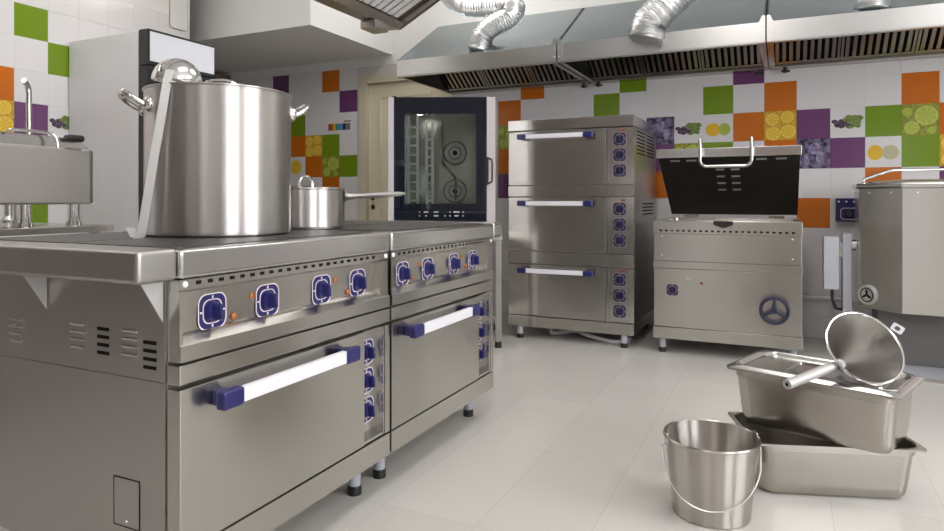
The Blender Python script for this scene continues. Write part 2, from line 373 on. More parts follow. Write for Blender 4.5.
# ------------------------------------------------------------------ shared fittings
def control_plate(parent, T, s=.085, mk='mark', bl='blue', name='control_plate'):
    """blue square dial plate with white outlines, and its knob"""
    b = MB(); r = s*.27
    b.prism(rrect(s, s, r), 0, .002, bl, T)
    b.frame(rrect(s, s, r), rrect(s-.005, s-.005, r*.95), 0, .0026, mk, T)
    b.frame(rrect(s*.68, s*.68, r*.8), rrect(s*.68-.0045, s*.68-.0045, r*.75), .0015, .0026, mk, T)
    for a in range(4):
        q = Matrix.Rotation(PI/2*a, 4, 'Z')
        b.box(-.0022, .0022, s*.36, s*.44, .0015, .0028, mk, T=T @ q)
    p = b.build(name, parent)
    k = MB()
    k.lathe([(.001, .002), (s*.27, .002), (s*.26, .010), (s*.24, .013), (.001, .013)], bl, T, 24)
    k.loft([[(x*f, y*f2, z) for x, y in rrect(s*.17, s*.5, s*.07, 3)] for z, f, f2 in ((.012, 1.1, 1), (.030, .8, .94), (.033, .5, .85))], bl, T @ Matrix.Rotation(R(8), 4, 'Z'))
    k.build('knob', p); return p
def bar_handle(door, T, w, h, so=.045):
    """white flat bar with blue ends; local x along, z out of the door"""
    b = MB().box(-w/2+.05, w/2-.05, -h/2, h/2, so-.012, so+.006, 'whitep', .003, T); b.build('handle_bar', door)['label'] = 'white flat handle bar'
    for sgn in (-1, 1):
        e = MB()
        c0, c1 = sorted((sgn*(w/2-.065), sgn*w/2))
        e.box(c0, c1, -h/2-.004, h/2+.004, so-.018, so+.012, 'blue', .008, T, 3)
        f0, f1 = sorted((sgn*(w/2-.050), sgn*(w/2-.014)))
        e.box(f0, f1, -h/2, h/2, 0, so-.014, 'blue', .005, T)
        e.build('handle_end', door)['label'] = 'blue plastic handle end'
def leg(parent, x, y, z1, r=.02, m='greyp'):
    l = MB().cyl((x, y, .029), (x, y, z1), r, m, 18).build('leg', parent)
    MB().lathe([(.001, 0), (r+.003, 0), (r+.003, .025), (r+.001, .030), (.001, .030)], 'black', Matrix.Translation((x, y, 0)), 18).build('rubber_foot', l)

# ------------------------------------------------------------------ the two ranges
XFR, XBK = -1.18, -2.0
def electric_range(y0, y1, label, kn, amber, near):
    t = thing('electric_range', label, 'stove', (XFR, y0, 0), 'stainless electric ranges of the cooking island')
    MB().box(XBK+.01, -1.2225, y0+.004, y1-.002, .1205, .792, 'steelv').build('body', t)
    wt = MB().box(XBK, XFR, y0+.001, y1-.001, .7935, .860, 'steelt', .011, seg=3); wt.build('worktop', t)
    cx = [-1.405, -1.785]; hy = (y1-y0)
    for a in cx:
        for q in (.26, .74):
            y = y0+hy*q
            MB().loft([[(a+x, y+yy, z) for x, yy in rrect(.36-2*i, .385-2*i, .02, 3)] for z, i in ((.8603, 0), (.8620, 0), (.8630, .003))], 'hot').build('hotplate', t)
    f = MB(); pr = [(-1.2215, .7925), (-1.186, .7925), (-1.186, .770), (-1.206, .762), (-1.210, .672), (-1.1805, .648), (-1.1805, .613), (-1.2215, .613)]
    f.loft([[(x, y, z) for x, z in pr] for y in (y0+.004, y1-.004)], 'steel')
    f.box(-1.215, -1.1835, y0+.003, y0+.012, .650, .768, 'steel'); f.box(-1.215, -1.189, y1-.05, y1-.0035, .652, .766, 'steel')
    n = int((y1-y0-.1)/.033)
    for k in range(n): f.box(-1.187, -1.1852, y0+.05+.033*k, y0+.064+.033*k, .779, .787, 'dark')
    f.build('control_fascia', t)
    for yy in (y0+.02, y1-.022):
        MB().sphere((-1.1855, yy, .782), .0075, 'whitep', sc=(.5, 1, 1)).build('screw', t)
    for k, (q, lq, lz) in enumerate(zip(kn, amber[0], amber[1])):
        control_plate(t, face_x(y0+q, .708, -1.2082), .084)
        MB().lathe([(.0085, 0), (.0085, .003), (.006, .005), (.001, .006)], 'amber', face_x(y0+lq, lz, -1.2085), 14).build('indicator_light', t)
    MB().box(-1.2215, -1.181, y0+.002, y1-.002, .563, .607, 'steel', .003).build('lower_rail', t)
    d = MB().box(-1.2215, -1.180, y0+.002, y0+.694, .199, .554, 'steel', .003).build('oven_door', t)
    bar_handle(d, face_x(y0+.337+(0 if near else -.006), .515, -1.180), .525, .036, .042)
    p = MB().box(-1.2215, -1.212, y0+.697, y1-.032, .199, .554, 'steelt')
    p.box(-1.2115, -1.184, y0+.804, y1-.033, .199, .554, 'steelt'); p.box(-1.2115, -1.186, y0+.698, y1-.04, .545, .554, 'steelt'); p.box(-1.2115, -1.186, y0+.698, y1-.04, .199, .207, 'steelt')
    p.build('oven_control_panel', t)
    for z in (.478, .386, .292): control_plate(t, face_x(y0+.745, z, -1.2115), .08)
    MB().box(-1.2215, -1.181, y1-.031, y1-.002, .199, .554, 'steel', .003).build('front_post', t)
    MB().box(XBK+.01, -1.181, y0+.002, y1-.002, .12, .194, 'steel', .003).build('base_rail', t)
    for x in (-1.275, XBK+.12):
        for y in (y0+.07, y1-.07): leg(t, x, y, .12)
    if near:
        s = MB()
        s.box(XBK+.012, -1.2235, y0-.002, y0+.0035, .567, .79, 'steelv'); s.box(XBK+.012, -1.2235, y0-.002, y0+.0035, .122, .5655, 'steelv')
        for x0, z1 in ((-1.792, .664), (-1.547, .672), (-1.364, .672)):
            for k in range(4): s.cyl((x0+.004, y0-.002, z1-.018*k), (x0+.056, y0-.002, z1-.018*k), .0042, 'steelt', 8)
        for x0, z1 in ((-1.448, .668), (-1.291, .651)):
            for k in range(4): s.box(x0, x0+.042, y0-.0028, y0-.0015, z1-.004-.0185*k, z1+.004-.0185*k, 'dark')
        s.build('side_panel', t)
        h = MB().frame(rrect(.088, .112, .002, 1), rrect(.085, .109, .002, 1), 0, .0012, 'dark', face_ny(-1.346, .280, y0-.002))
        h.box(-1.387, -1.305, y0-.0032, y0-.002, .227, .333, 'steelv'); h.sphere((-1.345, y0-.0032, .238), .004, 'chrome'); h.build('access_hatch', t)
    return t
electric_range(1.003, 1.845, 'nearer stainless electric range with the stock pot standing on it', (.115, .296, .515, .692), ((.182, .242, .579, .643), (.685, .727, .729, .685)), True)
electric_range(1.851, 2.705, 'farther stainless electric range, its far end towards the black-doored oven', (.113, .291, .506, .685), ((.178, .235, .574, .621), (.688, .730, .729, .687)), False)
def side_shelf(y0, y1, label, wall_y):
    t = thing('side_shelf', label, 'shelf', (XFR, wall_y, .79), 'bracketed shelves at the ends of the ranges')
    MB().box(XBK, XFR, y0, y1, .794, .864, 'steelv' if y0 < 2 else 'steelt', .011, seg=3).build('shelf_top', t)
    s = 1 if wall_y > (y0+y1)/2 else -1
    for x in (-1.226, -1.635, -1.96):
        pts = [(wall_y-s*.0025, .7935), (wall_y-s*.060, .7935), (wall_y-s*.0025, .700)]
        MB().loft([[(x+dx, y, z) for y, z in pts] for dx in (-.002, .002)], 'emblem').build('bracket', t)
side_shelf(.900, 1.0005, 'stainless shelf on triangular brackets across the near end of the ranges', 1.0005)
side_shelf(2.7065, 2.805, 'short stainless shelf at the far end of the ranges, before the black-doored oven', 2.7065)

# ------------------------------------------------------------------ triple deck oven
OX0, OX1, OY = -1.747, -.870, 4.25
t = thing('deck_oven', 'tall stainless three-deck baking oven with white bar handles', 'oven', (OX0, OY, 0))
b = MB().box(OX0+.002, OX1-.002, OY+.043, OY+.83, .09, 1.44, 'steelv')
for k in range(7):
    for g in range(2): b.box(OX1-.0025, OX1-.0005, OY+.10+.34*g, OY+.38+.34*g, 1.27+.024*k, 1.279+.024*k, 'dark')
for k in range(4): b.box(OX1-.0025, OX1-.0005, OY+.3, OY+.7, .86+.024*k, .869+.024*k, 'dark')
b.build('body', t)
MB().box(OX0, OX1, OY, OY+.84, 1.443, 1.517, 'steelt', .004).build('top_cap', t)
MB().box(OX0, OX1, OY+.001, OY+.042, .986, 1.060, 'steel', .004).build('ledge', t)
MB().box(OX0, OX1, OY+.001, OY+.042, .524, .607, 'steel', .004).build('ledge', t)
MB().box(OX0, OX1, OY+.001, OY+.82, .085, .160, 'steel', .004).build('base_rail', t)
for z0, z1 in ((1.063, 1.440), (.610, .983), (.163, .521)):
    d = MB().box(OX0+.002, -1.055, OY+.004, OY+.042, z0+.002, z1-.002, 'steel', .004).build('oven_door', t)
    bar_handle(d, face_ny(-1.396, z1-.043, OY+.004), .53, .03, .045)
    p = MB().box(-1.052, OX1-.001, OY+.012, OY+.042, z0+.002, z1-.002, 'steelt')
    p.box(-1.052, -1.035, OY+.004, OY+.0115, z0+.002, z1-.002, 'steelt'); p.box(OX1-.028, OX1-.001, OY+.004, OY+.0115, z0+.002, z1-.002, 'steelt')
    p.box(-.955, -.93, OY+.0105, OY+.012, z1-.028, z1-.016, 'red'); p.box(-1.03, -1.025, OY+.0105, OY+.012, z1-.15, z1-.145, 'amber')
    p.build('control_panel', t)
    for k in range(3): control_plate(t, face_ny(-.965, z1-.078-.103*k, OY+.0118), .088, 'markdim', 'indigo')
for x in (OX0+.08, OX1-.07):
    for y in (OY+.032, OY+.75): leg(t, x, y, .085, .022)
o = MB(); o.tube(smooth_path([(-1.50, 4.52, .075), (-1.50, 4.47, .05), (-1.49, 4.45, .017), (-1.42, 4.49, .017), (-1.33, 4.5, .036), (-1.25, 4.44, .030), (-1.12, 4.39, .016), (-1.0, 4.35, .016), (-.95, 4.48, .016), (-1.02, 4.62, .016)], 6), .0145, 'whitep', 10)
tag(o.build('drain_hose'), 'pale flexible drain hose lying under the three-deck oven', 'hose')

# ------------------------------------------------------------------ tilting pan
PX0, PX1, PY = -.745, .102, 4.22
t = thing('tilting_pan', 'wide stainless tilting braising pan with a raised dark lid', 'braising pan', (PX0, PY, 0))
MB().box(PX0+.004, PX1-.004, PY+.01, PY+.72, .169, .535, 'steel', .003).build('cabinet', t)
MB().box(PX0, PX1, PY, PY+.73, .095, .167, 'steel', .003).build('base_rail', t)
MB().box(PX0, PX1, PY+.004, PY+.73, .5365, .583, 'steel', .004).build('upper_rail', t)
q = MB()
cxp, cyp = (PX0+PX1)/2, PY+.36; wo, do_ = PX1-PX0, .74
def rr3(w, dd, r, z): return [(cxp+x, cyp+y, z) for x, y in rrect(w, dd, r, 3)]
q.loft([rr3(wo-.01, do_-.01, .005, .585), rr3(wo-.01, do_-.01, .005, .752), rr3(wo, do_, .005, .756), rr3(wo, do_, .006, .832), rr3(wo-.012, do_-.012, .006, .838),
        rr3(wo-.06, do_-.06, .03, .836), rr3(wo-.10, do_-.10, .04, .66)], 'steel')
for k in range(23):
    x = PX0+.05+(wo-.1)*k/22
    q.box(x-.008, x+.008, cyp-do_/2-.0015, cyp-do_/2+.001, .768, .778, 'dark')
for x in (PX0+.055, PX1-.055):
    for z in (.735, .62): q.sphere((x, cyp-do_/2+.004, z), .006, 'chrome')
q.build('pan_body', t)
MB().loft([[(-.328+x, PY-.011-yy, z) for x, z in ((-.055, .837), (.055, .837), (.055, .815), (.012, .797), (-.012, .797), (-.055, .815))] for yy in (0, .012)], 'lidin').build('pouring_lip', t)
# lid half open: hinge at the back, underside coloured like its black reflection
A = Vector((0, PY+.655, .862)); Bv = Vector((0, PY+.11, 1.243))
ey = (Bv-A).normalized(); ez = Vector((1, 0, 0)).cross(ey); L = (Bv-A).length
T = basis((cxp, A.y, A.z), (1, 0, 0), ey, ez)
if ez.z > 0: pass
l = MB(); hw = wo/2-.012
l.loft([[(x, y, z) for x, y in ((-hw+.005, 0), (hw-.005, 0), (hw, L), (-hw, L))] for z in (-.035, 0)], 'lidin', T)
l.loft([[(x, y, -.036-z) for x, y in ((-hw+.005, 0), (hw-.005, 0), (hw, L), (-hw, L))] for z in (0, .004)], 'steel', T)
lip = Matrix.Translation((0, 0, 0))
l.box(cxp-wo/2+.004, cxp+wo/2-.004, Bv.y-.026, Bv.y-.002, Bv.z-.012, Bv.z+.045, 'steelt', .004)
for r_ in range(4):
    for sx in (-.07, .02):
        y = L*(.78-.11*r_); l.box(sx, sx+.05, y-.007, y+.007, -.002, .003, 'emblem', T=T)
for sx in (-.34, -.24, .17, .28): l.box(sx, sx+.06, L*.93-.007, L*.93+.007, -.002, .003, 'emblem', T=T)
lo = l.build('lid', t); lo['label'] = 'raised lid, slotted underside coloured as a dark reflection'
hx0, hx1 = -.466, -.172
yh, yo = Bv.y-.028, Bv.y-.075
def arc(c, r, a0, a1, f, n=6): return [f(c[0]+r*math.cos(R(a0+(a1-a0)*k/n)), c[1]+r*math.sin(R(a0+(a1-a0)*k/n))) for k in range(n+1)]
pts = [(hx0, yh, 1.280), (hx0, yh-.012, 1.325), (hx0, yo+.01, 1.335), (hx0, yo, 1.31)] + arc((hx0+.04, 1.21), .04, 180, 270, lambda x, z: (x, yo, z)) + arc((hx1-.04, 1.21), .04, 270, 360, lambda x, z: (x, yo, z)) + [(hx1, yo, 1.31), (hx1, yo+.01, 1.335), (hx1, yh-.012, 1.325), (hx1, yh, 1.280)]
MB().tube(pts, .011, 'steelt', 12).build('lid_handle', lo)
for sx in (-.28, .28): MB().box(cxp+sx-.05, cxp+sx+.05, PY+.735, PY+.76, .60, .858, 'steel', .004).build('hinge_bracket', t)
control_plate(t, face_ny(-.628, .402, PY+.0098), .075, 'markdim', 'indigo')
mk = MB()
mk.box(-.545, -.515, PY+.0085, PY+.0101, .475, .479, 'mark'); mk.lathe([(.008, 0), (.008, .003), (.001, .004)], 'red', face_ny(-.455, .452, PY+.0098), 12)
mk.build('indicator_light', t)
Tw = face_ny(-.048, .318, PY-.028)
hwheel = MB()
hwheel.tube([(.074*math.cos(2*PI*k/32), .074*math.sin(2*PI*k/32), 0) for k in range(32)], .009, 'navy', 10, Tw, closed=True)
hwheel.build('handwheel_rim', t)
sp = MB().lathe([(.001, .01), (.016, .01), (.02, .002), (.016, -.036), (.001, -.036)], 'navy', Tw, 18)
for k in range(3):
    a = R(90+120*k); sp.tube([(.012*math.cos(a), .012*math.sin(a), .002), (.074*math.cos(a), .074*math.sin(a), 0)], .008, 'navy', 8, Tw)
sp.build('handwheel_spokes', t)
for x in (PX0+.05, PX1-.05):
    for y in (PY+.06, PY+.66): leg(t, x, y, .095, .02)
MB().tube([(-.5, 4.75, .12), (-.5, 4.75, .05), (-.46, 4.72, .02), (-.42, 4.68, .05), (-.42, 4.66, .1)], .02, 'hose', 10).build('drain_pipe', t)

# ------------------------------------------------------------------ boiling kettle
t = thing('boiling_kettle', 'large faceted stainless boiling kettle with a lid bar, at the right', 'kettle', (.71, 4.62, 0))
kc = Vector((.73, 4.62, 0)); ap = .325
def octo(a, z, n=8): return [(kc.x+a/math.cos(PI/8)*math.cos(PI/8+2*PI*k/n), kc.y+a/math.cos(PI/8)*math.sin(PI/8+2*PI*k/n), z) for k in range(n)]
v = MB()
v.loft([octo(ap-.05, .325), octo(ap-.004, .332), octo(ap, .34), octo(ap, 1.03), octo(ap-.012, 1.036), octo(ap-.05, 1.03), octo(ap-.06, .5)], 'steel')
for k in range(8):
    p = Vector(octo(ap+.001, 1.005)[k]); q = Vector(octo(ap+.001, 1.005)[(k+1) % 8])
    for f_ in (.25, .75): v.sphere(p.lerp(q, f_), .006, 'chrome', n=8)
v.build('vessel', t)
MB().loft([octo(ap+.012, 1.033), octo(ap+.016, 1.045), octo(ap+.012, 1.06), octo(ap-.03, 1.062), octo(ap-.035, 1.05), octo(ap-.035, 1.033), octo(ap+.012, 1.033)], 'steelt', None, False, False).build('rim', t)
ld = MB().loft([octo(ap-.037, 1.04), octo(ap-.037, 1.066), octo(ap-.06, 1.075), octo(ap-.2, 1.085)], 'steelt').build('lid', t)
MB().tube([(.425, 4.44, 1.06), (.425, 4.44, 1.085), (.56, 4.46, 1.135), (.58, 4.46, 1.138), (1.0, 4.50, 1.138), (1.03, 4.5, 1.12), (1.03, 4.5, 1.06)], .009, 'chrome', 10).build('lid_bar', t)
vc = MB()
mid = (Vector(octo(ap, .41)[4])+Vector(octo(ap, .41)[5]))/2
fn = Vector((mid.x-kc.x, mid.y-kc.y, 0)).normalized(); ex = Vector((0, 0, 1)).cross(fn)
mid2 = mid - ex*.075 + Vector((0, 0, .0))
T = basis(mid2, ex, (0, 0, 1), fn)
vc.lathe([(.058, 0), (.058, .012), (.05, .016), (.044, .012), (.001, .012)], 'emblem', T, 28); vc.frame([(.042*math.cos(2*PI*k/28), .042*math.sin(2*PI*k/28)) for k in range(28)], [(.036*math.cos(2*PI*k/28), .036*math.sin(2*PI*k/28)) for k in range(28)], .012, .0135, 'dark', T)
for k in range(3): vc.box(-.006, .006, .002, .03, .012, .0145, 'dark', T=T @ Matrix.Rotation(2*PI*k/3, 4, 'Z'))
vc.build('drain_valve', t)
MB().box(.325, .375, 4.55, 4.65, .0, .76, 'greyp', .004).build('support_pillar', t)
MB().cyl((.37, 4.6, .69), (.40, 4.6, .69), .035, 'steelt', 20).build('tilting_pivot', t)
eb = MB().box(.218, .300, 4.47, 4.62, .425, .745, 'greyp', .008); eb.box(.300, .326, 4.56, 4.61, .62, .70, 'steelt')
eb.build('electrics_box', t)
MB().tube([(.27, 4.56, .426), (.27, 4.56, .36), (.29, 4.57, .30), (.33, 4.6, .29)], .009, 'black', 8).build('cable', t)
MB().box(.50, .95, 4.5, 4.78, .0, .326, 'darkgrey', .004).build('pedestal', t)
t = thing('control_box', 'blue control box with a round dial on the tiles behind the boiling kettle', 'controls', (.40, YB, .82))
MB().box(.322, .54, YB-.06, YB-.0015, .815, .975, 'blue', .004).build('housing', t)
cp = MB(); T = face_ny(.40, .87, YB-.0605)
cp.frame(rrect(.10, .08, .02), rrect(.092, .072, .018), 0, .0015, 'mark', T)
cp.lathe([(.001, .0), (.024, .0), (.02, .014), (.001, .016)], 'black', T, 20)
for x in (.34, .385, .43): cp.lathe([(.007, 0), (.006, .004), (.001, .005)], 'mark', face_ny(x, .952, YB-.0605), 10)
cp.build('dial', t)
t = thing('drain_tray', 'low stainless drain tray on the floor under the boiling kettle', 'tray', (.6, 4.2, 0))
MB().box(.60, 1.35, 4.17, 4.49, .0005, .012, 'greyp', .003).build('cover_plate', t)
tr = MB().box(.585, 1.365, 4.155, 4.168, .0005, .014, 'steelv'); tr.build('edge_frame', t)
pp = MB().cyl((-2.6, YB-.03, .285), (2.2, YB-.03, .285), .014, 'whitep', 12)
for x in (-2.2, .17, 1.5): pp.box(x-.012, x+.012, YB-.03, YB-.0015, .270, .300, 'whitep')
tag(pp.build('water_pipe'), 'thin white water pipe running low along the back wall', 'pipe')

# ------------------------------------------------------------------ combi oven on its stand
pos = FW*4.25 + RT*((441.5-472)/FPX*4.25)
t = thing('combi_oven', 'black glass-fronted combi steam oven with a lit empty rack inside', 'oven', (pos.x, pos.y, 0), rot=(0, 0, R(24.3)))
w_, dp, zb, zt = .70, .62, .745, 1.634
X = lambda u: (u-441.5)*.00651
Z = lambda y: .97-(y-199)*.00651
wx0, wx1, wz0, wz1 = X(404.5), X(476.2), Z(203.7), Z(113.5)
b = MB()
b.box(-w_/2, -w_/2+.045, .06, dp, zb, zt, 'steelv'); b.box(w_/2-.055, w_/2, .06, dp, zb, zt, 'steelv')
b.box(-w_/2+.045, w_/2-.055, .06, dp, zt-.06, zt, 'steelv'); b.box(-w_/2+.045, w_/2-.055, .06, dp, zb, zb+.12, 'steelv')
b.box(-w_/2+.045, w_/2-.055, dp-.03, dp, zb+.12, zt-.06, 'ovenin')
b.box(-w_/2, -w_/2+.038, 0, .06, zb, zt, 'paleframe', .004); b.box(w_/2-.056, w_/2, 0, .06, zb, zt, 'paleframe', .004)
b.box(-w_/2+.039, w_/2-.057, .01, .06, zb, Z(222), 'steel')
b.build('cabinet', t)
inn = MB()
ix0, ix1, iz0, iz1 = -w_/2+.047, w_/2-.057, zb+.122, zt-.062
inn.box(ix0, ix0+.012, .062, dp-.031, iz0, iz1, 'ovenin'); inn.box(ix1-.012, ix1, .062, dp-.031, iz0, iz1, 'ovenin')
inn.box(ix0+.0125, ix1-.0125, .062, dp-.031, iz0, iz0+.01, 'ovenin'); inn.box(ix0+.0125, ix1-.0125, .062, dp-.031, iz1-.01, iz1, 'ovenin')
inn.build('cooking_chamber', t)
d = MB(); dx0, dx1, dz0, dz1 = -w_/2+.039, w_/2-.057, Z(221.5), zt
for a in ((dx0, wx0, dz0, dz1), (wx1, dx1, dz0, dz1), (wx0, wx1, dz0, wz0), (wx0, wx1, wz1, dz1)): d.box(a[0], a[1], .004, .058, a[2], a[3], 'glassblack')
do = d.build('oven_door', t)
MB().box(wx0, wx1, .012, .018, wz0, wz1, 'glass').build('glass_pane', do)
h = MB(); hx_ = X(487.6)
h.tube([(hx_, -.001, Z(159)), (hx_+.008, -.03, Z(158.5)), (hx_+.026, -.045, Z(160)), (hx_+.030, -.046, Z(163)), (hx_+.030, -.046, Z(179)), (hx_+.026, -.045, Z(182)), (hx_+.008, -.03, Z(183.5)), (hx_, -.001, Z(183))], .006, 'black', 10); h.box(hx_-.008, hx_+.006, -.004, .003, Z(185), Z(157), 'black')
h.build('door_handle', do)
for u_, y_, ww in ((419.5, 212, 1.2), (426, 212, 4.5), (436, 212, 4.5), (450, 212, 1.4), (456.5, 212, 6), (463, 212, 1.6), (419.5, 215.8, 1.2), (426, 215.8, 1.6), (436, 215.8, 4.5), (445, 215.8, 1.6), (450, 215.8, 1.2), (456.5, 215.8, 4), (463, 215.8, 1.6)):
    MB().box(X(u_)-ww*.00325, X(u_)+ww*.00325, .0025, .0038, Z(y_)-.004, Z(y_)+.004, 'emblem').build('control_symbol', do)
for u0, u1, yy in ((405.5, 415, .16), (421, 427.5, .40)):
    r_ = MB(); x0, x1 = X(u0), X(u1)
    for x in (x0, x1): r_.box(x-.009, x+.009, yy-.006, yy+.006, .93, 1.53, 'emblem')
    for k in range(9): r_.box(x0, x1, yy-.008, yy+.012, .952+.062*k, .966+.062*k, 'emblem')
    r_.build('tray_rack', t)
for y_ in (147, 190):
    Tf = basis((X(451), dp-.033, Z(y_)), (1, 0, 0), (0, 0, 1), (0, -1, 0)); f = MB()
    f.lathe([(.085, 0), (.085, .02), (.075, .028), (.001, .03)], 'emblem', Tf, 32)
    for rr in (.045, .083): f.tube([(rr*math.cos(2*PI*k/28), rr*math.sin(2*PI*k/28), .034) for k in range(28)], .003, 'dark', 6, Tf, closed=True)
    f.lathe([(.018, .028), (.018, .04), (.001, .042)], 'dark', Tf, 16)
    f.build('fan_cover', t)
MB().tube([(X(437), .5, 1.52), (X(437), .5, Z(158)), (X(452), .52, Z(176)), (X(452), .52, Z(200))], .008, 'chrome', 8).build('steam_pipe', t)
MB().sphere((X(417), .17, iz1-.014), .04, 'ovenlamp', sc=(1, 1, .5)).build('oven_lamp', t)
tp = MB()
for x in (-w_/2+.02, w_/2-.04): tp.box(x, x+.03, .03, .07, zt, zt+.012, 'black')
tp.build('door_hinge', t)
t = thing('oven_stand', 'stainless leg stand carrying the black glass-fronted oven', 'stand', (pos.x, pos.y, 0), rot=(0, 0, R(24.3)))
sx0, sx1 = -.36, .395
MB().box(sx0, sx1, .0, dp+.02, .70, .744, 'steel', .004).build('stand_top', t)
MB().box(sx0+.02, sx1-.02, .03, dp, .18, .205, 'steel', .003).build('lower_shelf', t)
for x in (sx0+.025, sx1-.025):
    for y in (.03, dp-.01):
        lg = MB().box(x-.02, x+.02, y-.02, y+.02, .04, .699, 'steelv', .004).build('leg', t)
        MB().lathe([(.001, 0), (.024, 0), (.022, .04), (.001, .04)], 'black', Matrix.Translation((x, y, 0)), 14).build('foot', lg)

# ------------------------------------------------------------------ wall hoods
HY, HZ = 4.23, 1.90
joints = [-2.655, -1.382, -.093, 1.20, 2.49]
hl = ['extractor hood over the door and black oven, leftmost of the wall hoods', 'extractor hood above the three-deck oven and tilting pan',
      'extractor hood above the boiling kettle, right of the tilting pan', 'extractor hood at the far right end of the back wall']
for k in range(3):
    x0, x1 = joints[k]+.004, joints[k+1]-.004
    t = thing('extractor_hood', 'stainless '+hl[k], 'extractor hood', ((x0+x1)/2, HY, HZ), 'extractor hoods along the back wall')
    pr = [(HY, HZ), (HY, HZ+.118), (HY+.67, 2.44), (YB-.003, 2.44), (YB-.003, HZ)]
    prf = [(HY+.012, HZ), (HY+.012, HZ+.11), (HY+.675, 2.428), (YB-.015, 2.428), (YB-.015, HZ)]
    c = MB()
    def strip_(a, b, a2, b2, m): c.loft([[(x, a[0], a[1]), (x, b[0], b[1]), (x, b2[0], b2[1]), (x, a2[0], a2[1])] for x in (x0, x1)], m)
    strip_(pr[1], pr[2], prf[1], prf[2], 'galv'); strip_(pr[2], pr[3], prf[2], prf[3], 'galv'); strip_(pr[3], pr[4], prf[3], prf[4], 'galv')
    for xa, xb in ((x0, x0+.01), (x1-.01, x1)): c.loft([[(x, y, z) for y, z in pr] for x in (xa, xb)], 'galv')
    c.build('canopy', t)
    f = MB().box(x0, x1, HY-.002, HY+.012, HZ, HZ+.118, 'hoodrim', .003); f.box(x0, x1, HY, HY+.04, HZ-.004, HZ+.004, 'hoodrim')
    for xx in (x0+.012, x1-.012):
        for zz in (.03, .09): f.sphere((xx, HY-.003, HZ+zz), .005, 'chrome', n=8)
    f.build('front_rim', t)
    for xa, sg in ((x0, 1), (x1, -1))[1 if k == 0 else 0:]:
        MB().loft([[(xa+sg*a_, yy, HZ+z_) for a_, z_ in ((0, 0), (.034, 0), (.034, .118), (.018, .155), (0, .155))] for yy in (HY-.005, HY-.0025)], 'hoodrim').build('joint_plate', t)
    g = MB().box(x0+.011, x1-.011, YB-.12, YB-.016, HZ-.012, HZ+.03, 'filter', .004)
    for xa in (x0+.011, x1-.035): g.box(xa, xa+.024, HY+.041, YB-.121, HZ-.006, HZ+.016, 'filter')
    g.build('grease_gutter', t)
    a, b = Vector((0, YB-.115, HZ+.032)), Vector((0, HY+.36, HZ+.31))
    ey = (b-a).normalized(); L2 = (b-a).length; n3 = 3; fwid = (x1-x0-.03)/n3
    for q in range(n3):
        Tq = basis((x0+.015+fwid*q, a.y, a.z), (1, 0, 0), ey, Vector((1, 0, 0)).cross(ey))
        m = MB(); W2 = fwid-.006
        m.box(0, W2, 0, .02, 0, .03, 'filter', T=Tq); m.box(0, W2, L2-.02, L2, 0, .03, 'filter', T=Tq)
        m.box(0, .015, .02, L2-.02, 0, .03, 'filter', T=Tq); m.box(W2-.015, W2, .02, L2-.02, 0, .03, 'filter', T=Tq)
        m.box(.015, W2-.015, .02, L2-.02, .0, .004, 'dark', T=Tq)
        ns = 9; stp = (W2-.03)/ns
        for i in range(ns):
            cxs = .015+stp*(i+.5)
            m.box(cxs-stp*.25, cxs+stp*.25, .02, L2-.02, .022, .026, 'filter', T=Tq); m.box(cxs-stp*.27, cxs-stp*.22, .02, L2-.02, .008, .022, 'filter', T=Tq)
        m.build('baffle_filter', t)
    if k in (0, 1, 2):
        for xx in ([x1-.05] if k == 0 else [x0+.06, x1-.06] if k == 1 else [x0+.1]):
            dt = MB().cyl((xx, YB-.07, HZ-.012), (xx, YB-.07, HZ-.045), .014, 'black', 12); dt.cyl((xx-.025, YB-.07, HZ-.03), (xx+.03, YB-.075, HZ-.035), .008, 'black', 8)
            dt.build('drain_tap', t)
def foil_duct(P, r, label):
    path = smooth_path(P, 20); rad = [r*(1+.085*(1 if i % 2 else -1)+.04*random.uniform(-1, 1)) for i in range(len(path))]
    tag(MB().tube(path, r, 'foil', 22, radii=rad).build('foil_duct', ang=12), label, 'duct', 'flexible foil ducts on the wall hoods')
def hz(y): return HZ+.118+(y-HY)/.67*(2.44-HZ-.118)     # slope height of the hood
def on_slope(u, v):        # where the sight line through a photo point meets the sloping hood top
    a, b = spot(u, v, 2.0), spot(u, v, 8.0); g = lambda p: p.z-hz(p.y)
    k = g(a)/(g(a)-g(b)); return a.lerp(b, k)
def duct_path(b, rest): return [tuple(b-Vector((0, 0, .015)))]+rest
b1, b2, b3 = on_slope(478, 49), on_slope(646, 38), on_slope(872, 7)
foil_duct(duct_path(b1, [(b1.x+.03, b1.y+.01, b1.z+.09), (b1.x+.11, b1.y+.03, b1.z+.165), (b1.x+.225, b1.y+.06, b1.z+.225), (b1.x+.22, b1.y+.09, b1.z+.315), (b1.x+.02, b1.y+.11, b1.z+.345), (b1.x-.2, b1.y+.14, b1.z+.39), (b1.x-.36, b1.y+.2, b1.z+.55), (b1.x-.38, b1.y+.2, 2.8), (b1.x-.38, b1.y+.2, 3.095)]), .080, 'crinkled foil duct bending over the left wall hood')
foil_duct(duct_path(b2, [(b2.x+.02, b2.y, b2.z+.09), (b2.x+.12, b2.y+.02, b2.z+.2), (b2.x+.25, b2.y+.05, b2.z+.34), (b2.x+.32, b2.y+.09, b2.z+.5), (b2.x+.34, b2.y+.11, 2.8), (b2.x+.34, b2.y+.11, 3.095)]), .10, 'crinkled foil duct rising from the hood above the tilting pan')
foil_duct(duct_path(b3, [(b3.x+.01, b3.y, b3.z+.1), (b3.x+.08, b3.y+.03, b3.z+.28), (b3.x+.14, b3.y+.08, b3.z+.5), (b3.x+.14, b3.y+.08, 3.095)]), .08, 'foil duct at the top right, on the hood above the boiling kettle')

